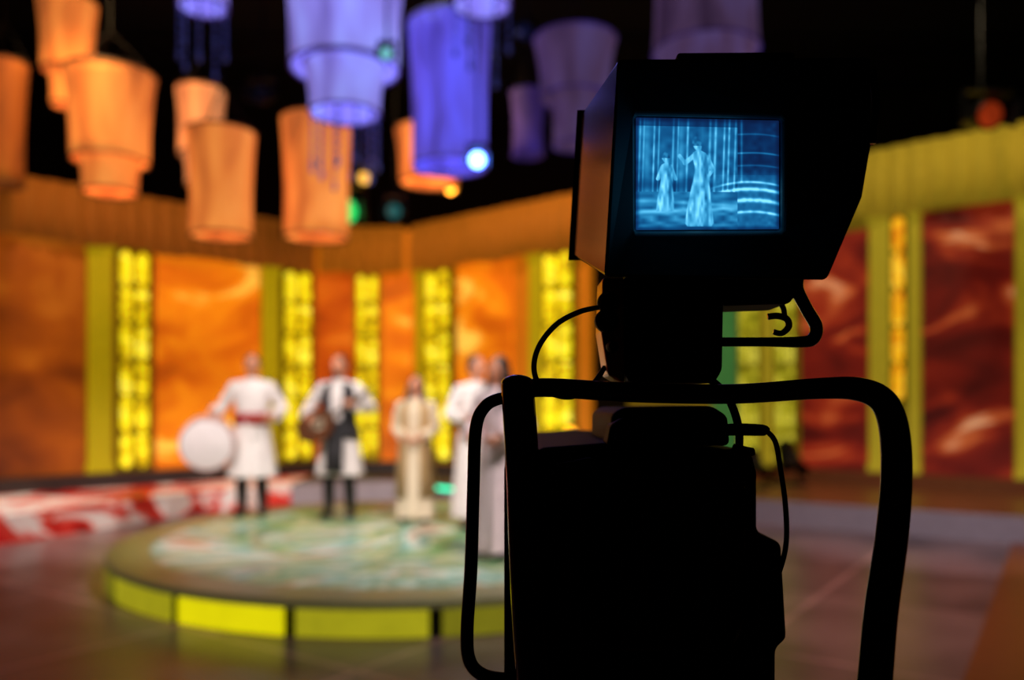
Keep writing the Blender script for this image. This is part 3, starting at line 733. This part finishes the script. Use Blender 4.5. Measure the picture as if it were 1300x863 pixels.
def fig(x, y, tab):
    if y < tab[0][0] or y > tab[-1][0]: return 0
    for a, b in zip(tab, tab[1:]):
        if a[0] <= y <= b[0]:
            t = (y-a[0])/(b[0]-a[0]); cx = a[1]*(1-t)+b[1]*t; hw = a[2]*(1-t)+b[2]*t
            return sm(hw+1.0, hw-1.0, abs(x-cx))
    return 0
def seg(x, y, x0, y0, x1, y1, w):
    dx, dy = x1-x0, y1-y0; t = max(0, min(1, ((x-x0)*dx+(y-y0)*dy)/(dx*dx+dy*dy)))
    return sm(w+0.8, w-0.8, math.hypot(x-x0-dx*t, y-y0-dy*t))
def scr(x, y):
    if x < 128:
        b = 0.30+0.22*gr(x, y, 7)
        for c, wd, am in ((4, 1.2, .5), (9, 1, .35), (22, 1.2, .55), (28, 1, .4), (46, 1.3, .5), (52, 1, .4), (64, 1.4, .55), (92, 1.6, .5), (99, 1.6, .6), (110, 1.2, .6), (116, 1.2, .6), (124, 1.2, .5)):
            b += am*g(x, c+0.03*(70-y), wd)*(0.5+0.5*gr(c*3, y, 6))
        b += 0.2*g(x, 14, 5)+0.2*g(x, 57, 4)
        if y < 10: b *= 0.55
        b *= 1-0.45*g(y, 84, 7)*(1 if x < 100 else .4)
    else:
        b = 0.12+0.12*gr(x, y, 6)
        for c, am in ((20, .2), (44, .34), (60, .2)): b += am*g(y, c+0.06*(x-150)-2.2*math.sin((x-130)*0.055), 1.1)
        b += 0.25*g(x, 133, 1.4)*(1 if y < 80 else 0)
        b += 0.22*sm(60, 80, y)
    if y > 70 and x > 88:
        for c, am, ww in ((80, .55, 1.5), (89, .8, 2.2), (103, .8, 2.6), (118, .6, 1.8)):
            yy = c-(x-130)*0.10+0.0036*(x-130)**2
            b += am*g(y, yy, ww)*sm(88, 118, x)*(0.7+0.5*gr(x, y, 4))
        b += 0.12*gr(x, y, 4)
    if y > 92 and x < 128: b = 0.34+0.35*gr(x*0.6, y*1.6, 6)+0.3*g(y, 118-0.04*x, 3)+0.2*g(y, 103+0.05*x, 2.5)
    for tab, hb in ((SML, 56), (BIG, 40)):
        s_ = fig(x, y, tab)
        if tab is BIG:
            s_ = max(s_, seg(x, y, 74, 46, 62, 56, 3), seg(x, y, 62, 56, 55, 47, 2.4), seg(x, y, 90, 48, 97, 64, 2.8), seg(x, y, 97, 64, 90, 74, 2.2))
        else: s_ = max(s_, seg(x, y, 33, 62, 28, 76, 2.4), seg(x, y, 45, 62, 50, 76, 2.2))
        if s_ > 0:
            tone = 0.62+0.5*gr(x*2.1, y*0.7, 5)
            if y < hb-6: tone = 0.34+0.3*gr(x, y, 3)
            tone -= 0.25*g(x, (88 if tab is BIG else 43), 3)
            b = b*(1-s_)+tone*s_
    ex = min(x, 180-x, y, 140-y); b *= 0.45+0.55*sm(0, 7, ex)
    b = max(0, min(1.1, b))
    return (0.003+0.15*b**4.5, 0.008+0.60*b**2.2, 0.03+0.92*b**1.6, 1)
c00, c10, c11, c01 = W(807, 149, .837), W(989, 153, .837), W(989, 291, .837), W(807, 292, .837)
vs = []; cols = []
for j in range(NY+1):
    for i in range(NX+1):
        a, b = i/NX, j/NY
        vs.append((c00*(1-a)+c10*a)*(1-b)+(c01*(1-a)+c11*a)*b)
        cols.append(scr(a*180, b*140))
W1 = NX+1
mb = MB().add(vs, [(j*W1+i, (j+1)*W1+i, (j+1)*W1+i+1, j*W1+i+1) for j in range(NY) for i in range(NX)])
ms = bpy.data.materials.new('screen_picture'); ms.use_nodes = True; nt = ms.node_tree
at_ = nt.nodes.new('ShaderNodeAttribute'); at_.attribute_name = 'Col'; bb = nt.nodes['Principled BSDF']
bb.inputs['Base Color'].default_value = (0.002, 0.002, 0.003, 1); bb.inputs['Roughness'].default_value = 0.3
nt.links.new(at_.outputs['Color'], bb.inputs['Emission Color']); bb.inputs['Emission Strength'].default_value = 1.2
so = sub(mb, 'screen', ms, vf, smooth=True); so['label'] = 'glowing blue monitor picture of two dancers before columns'
ca = so.data.color_attributes.new('Col', 'FLOAT_COLOR', 'POINT')
ca.data.foreach_set('color', [q for c in cols for q in c])
mb = MB().sweep(cr([W(1107, 90, .8), W(1112, 130, .8), W(1107, 182, .8)], 5), 0.004, 8)
sub(mb, 'side_rail', M_gloss, vf, smooth=True)
sub(MB().prism([(860, 66), (1010, 65), (1010, 74), (860, 75)], .80, .93), 'top_cover', M_body, vf, bevel=0.003)

P(MB().prism([(792, 350), (920, 350), (918, 470), (908, 486), (800, 486), (792, 470)], .85, .95), 'viewfinder_mount', M_body, bevel=0.005)
P(MB().prism([(918, 350), (1013, 350), (1013, 372), (1003, 385), (918, 388)], .86, .93), 'mount_plate', M_body, bevel=0.004)
mb = MB().prism([(765, 352), (793, 352), (793, 488), (772, 476), (763, 420)], .845, .90)
P(mb, 'side_bracket', M_plate, bevel=0.003, label='metal bracket plate tinted with an orange reflection')
for (x, y, r_) in ((772, 384, .011), (770, 407, .012), (777, 440, .006)):
    c = W(x, y, .838)
    P(MB().lathe([(r_*0.7, -0.012), (r_, -0.006), (r_, 0.006)], c, 20, axis='y', caps=(True, True)).lathe([(r_*0.4, -0.016), (r_*0.4, -0.01)], c, 12, axis='y', caps=(True, True)), 'tension_knob', M_body, smooth=False, bevel=0.001)
def tube(pts, name, m, sub_=6, n=14, **k):
    Q = cr([Vector(p) for p in pts], sub_)
    return P(MB().sweep([W(q[0], q[1], q[2]) for q in Q], [q[3] for q in Q], n), name, m, smooth=True, **k)
tube([(1012, 352, .87, .007), (1012, 368, .87, .007), (1024, 392, .87, .0066), (1036, 414, .87, .0068), (1032, 430, .87, .0068), (1016, 434, .87, .006), (970, 434, .87, .005), (915, 434, .87, .005)], 'support_arm', M_gloss)
tube([(975, 402, .87, .0035), (987, 401, .87, .0035), (999, 405, .87, .0036), (1001, 415, .87, .0036), (992, 423, .87, .0032), (982, 421, .87, .003)], 'cable_hook', M_gloss)
tube([(985, 378, .88, .003), (994, 390, .88, .003), (996, 402, .88, .003)], 'hook_stem', M_gloss)
tube([(657, 486, .83, .0165), (659, 520, .83, .0170), (664, 600, .825, .0172), (668, 700, .82, .0175), (674, 800, .81, .018), (684, 930, .81, .018)], 'handle_post', M_gloss)
P(MB().ell(W(657, 486, .83), (.0165, .0165, .0085), 16, 10), 'post_cap', M_gloss, smooth=True)
tube([(660, 494, .84, .0095), (700, 492, .84, .0098), (800, 498, .84, .0102), (930, 500, .84, .0102), (1040, 493, .83, .0108), (1090, 494, .81, .0118), (1120, 508, .80, .0128), (1134, 540, .79, .0136), (1138, 600, .78, .014), (1132, 680, .77, .0144), (1118, 780, .76, .0148), (1106, 900, .75, .0150), (1080, 1010, .76, .0150)], 'handle_rail', M_gloss, n=18)
tube([(660, 507, .86, .0062), (635, 506, .86, .0064), (615, 517, .86, .0066), (604, 545, .86, .0068), (601, 620, .86, .0068), (598, 720, .86, .0070), (593, 800, .86, .0070), (596, 838, .86, .0070), (612, 856, .86, .0070), (640, 862, .86, .0070), (690, 864, .86, .0070)], 'side_loop_handle', M_gloss)
P(MB().prism([(640, 590), (690, 568), (768, 562), (955, 572), (962, 600), (962, 676), (993, 690), (1000, 812), (986, 824), (984, 1090), (640, 1090)], .87, 1.32), 'camera_body', M_body, bevel=0.006)
P(MB().prism([(776, 526), (790, 517), (905, 515), (925, 528), (928, 566), (776, 566)], .88, 1.1), 'top_housing', M_body, bevel=0.006)
P(MB().prism([(775, 540), (790, 530), (840, 548), (838, 566), (770, 566)], .86, .9), 'lens_control_block', M_body, bevel=0.004)
P(MB().prism([(700, 590), (752, 580), (765, 600), (765, 860), (740, 1000), (700, 1000)], .845, .875), 'rear_panel', M_body, bevel=0.004)
P(MB().prism([(775, 600), (935, 600), (948, 618), (948, 790), (930, 830), (775, 830)], .85, .875), 'control_panel', M_gloss, bevel=0.005)
for i in range(4):
    for j in range(3):
        c = W(800+38*i, 640+45*j, .848)
        P(MB().lathe([(0.006, -0.006), (0.007, 0.004)], c, 14, axis='y', caps=(True, False)), 'control_button', M_body)
for i in range(5):
    P(MB().prism([(648+9*i, 640), (653+9*i, 640), (653+9*i, 900), (648+9*i, 900)], .86, .872), 'cooling_fin', M_body)
P(MB().prism([(955, 700), (992, 704), (997, 800), (960, 812)], .855, .88), 'battery_door', M_body, bevel=0.004)
lc = Vector((0.15, 1.32, 1.30))
P(MB().lathe([(0.10, 0), (0.10, 0.12), (0.085, 0.13), (0.085, 0.2), (0.095, 0.22), (0.11, 0.32), (0.10, 0.32), (0.09, 0.28)], lc, 36, axis='y', caps=(True, True)), 'zoom_lens', M_body, smooth=False)
tube([(760, 390, .84, .0026), (735, 396, .835, .0028), (706, 412, .83, .0028), (684, 440, .83, .0028), (678, 470, .83, .0028), (690, 494, .835, .0028), (722, 504, .84, .0028), (750, 490, .85, .0028), (768, 466, .86, .0028)], 'cable', M_rub)
tube([(895, 478, .86, .004), (912, 490, .855, .004), (928, 512, .85, .0042), (938, 545, .85, .0042), (938, 580, .86, .004)], 'cable', M_rub)
tube([(918, 546, .855, .006), (935, 545, .85, .0065), (968, 546, .85, .006), (975, 548, .85, .0035)], 'cable_connector', M_rub, 3)
tube([(972, 546, .85, .0027), (984, 560, .85, .0027), (990, 590, .85, .0027), (997, 640, .85, .0027), (998, 690, .85, .0027), (988, 730, .86, .0027), (975, 760, .87, .0027)], 'cable', M_rub)
tube([(930, 570, .86, .006), (945, 574, .855, .0065), (957, 573, .855, .004)], 'cable_connector', M_rub, 3)
tube([(982, 815, .85, .0026), (978, 840, .85, .0026), (976, 880, .85, .0026), (970, 960, .87, .0026)], 'cable', M_rub)
P(MB().box(0.03, 0.31, 0.98, 1.2, 0.98, 1.04), 'pan_head', M_body, bevel=0.01)
P(MB().lathe([(0.045, 0.5), (0.045, 0.99)], (0.17, 1.08, 0), 28).lathe([(0.075, 0.14), (0.075, 0.62), (0.06, 0.64)], (0.17, 1.08, 0), 28, caps=(True, True)), 'pedestal_column', M_gloss)
P(MB().lathe([(0.24+0.014*math.cos(u*math.pi/4), 0.86+0.014*math.sin(u*math.pi/4)) for u in range(9)], (0.17, 1.08, 0), 48).sweep([(-0.07, 1.08, 0.86), (0.41, 1.08, 0.86)], 0.01, 8), 'steering_ring', M_gloss, smooth=True)
mb = MB(); a_ = []; b_ = []
for i in range(3):
    a = math.radians(90+120*i)
    for s in (-0.35, 0.35): a_.append(Vector((0.17+0.36*math.cos(a+s), 1.08+0.36*math.sin(a+s), 0.09))); b_.append(Vector((0.17+0.33*math.cos(a+s), 1.08+0.33*math.sin(a+s), 0.17)))
P(mb.loft(a_, b_), 'pedestal_base', M_body, bevel=0.01)
for i in range(3):
    a = math.radians(90+120*i); c = Vector((0.17+0.28*math.cos(a), 1.08+0.28*math.sin(a), 0.05))
    P(MB().lathe([(0.02, -0.03), (0.05, -0.025), (0.05, 0.025), (0.02, 0.03)], c, 24, axis='x', caps=(True, True)), 'wheel', M_rub)

# ------------------------------------------------------------ lights
def spot(name, loc, tgt, en, col, size=60, blend=0.6, rad=0.15):
    l = bpy.data.lights.new(name, 'SPOT'); l.energy = en; l.color = col; l.spot_size = math.radians(size); l.spot_blend = blend; l.shadow_soft_size = rad
    o = bpy.data.objects.new(name, l); link(o); o.location = loc
    o.rotation_euler = (Vector(tgt)-Vector(loc)).to_track_quat('-Z', 'Y').to_euler(); return o
spot('key_light', (-3.5, 3.2, 5.6), (-1.7, 8.8, 1.0), 1900, (1, 0.92, 0.88), 44, 0.8)
spot('key_light', (2.0, 3.4, 6.0), (-0.5, 7.9, 1.0), 1700, (1, 0.93, 0.92), 54, 0.8)
spot('top_light', (-1, 9.0, 7.2), (-1, 8.2, 0), 500, (0.85, 1, 0.85), 60)
spot('wall_wash', (-4.5, 8.2, 6.6), (-5.2, 12.3, 2.2), 420, (1, 0.62, 0.25), 80)
spot('wall_wash', (-1.0, 9.5, 6.6), (-0.6, 13.4, 2.2), 460, (1, 0.64, 0.25), 80)
spot('wall_wash', (4.5, 8.4, 6.9), (5.6, 12.0, 2.6), 300, (1, 0.78, 0.45), 75)
spot('ledge_wash', (-6.0, 5.2, 6.4), (-5.2, 9.9, 0.2), 1500, (1, 0.9, 0.82), 38)
spot('ledge_wash', (4.2, 4.2, 5.4), (4.7, 9.6, 0.1), 750, (0.95, 0.85, 0.95), 40)
spot('floor_wash', (3.2, 4.5, 6.9), (2.8, 6.6, 0), 850, (1, 0.66, 0.6), 60, 1.0)
spot('floor_wash', (-4.2, 3.2, 6.9), (-3.4, 5.0, 0), 260, (1, 0.72, 0.6), 60, 1.0)
spot('violet_wash', (-1.2, 6.0, 5.6), (-1.2, 9.0, 6.4), 40, (0.45, 0.4, 1), 100)

w = bpy.data.worlds.new('studio_world'); sc.world = w; w.use_nodes = True
w.node_tree.nodes['Background'].inputs[0].default_value = (0.01, 0.008, 0.012, 1); w.node_tree.nodes['Background'].inputs[1].default_value = 0.3

cd = bpy.data.cameras.new('camera'); co = bpy.data.objects.new('camera', cd); link(co)
co.location = (0, 0, EYE); co.rotation_euler = (math.pi/2, 0, 0)
cd.sensor_width = 36; cd.lens = F/1300*36; cd.shift_y = (HY-431.5)/1300
cd.clip_start = 0.05; cd.clip_end = 100
cd.dof.use_dof = True; cd.dof.focus_distance = 0.835; cd.dof.aperture_fstop = 2.1
sc.camera = co
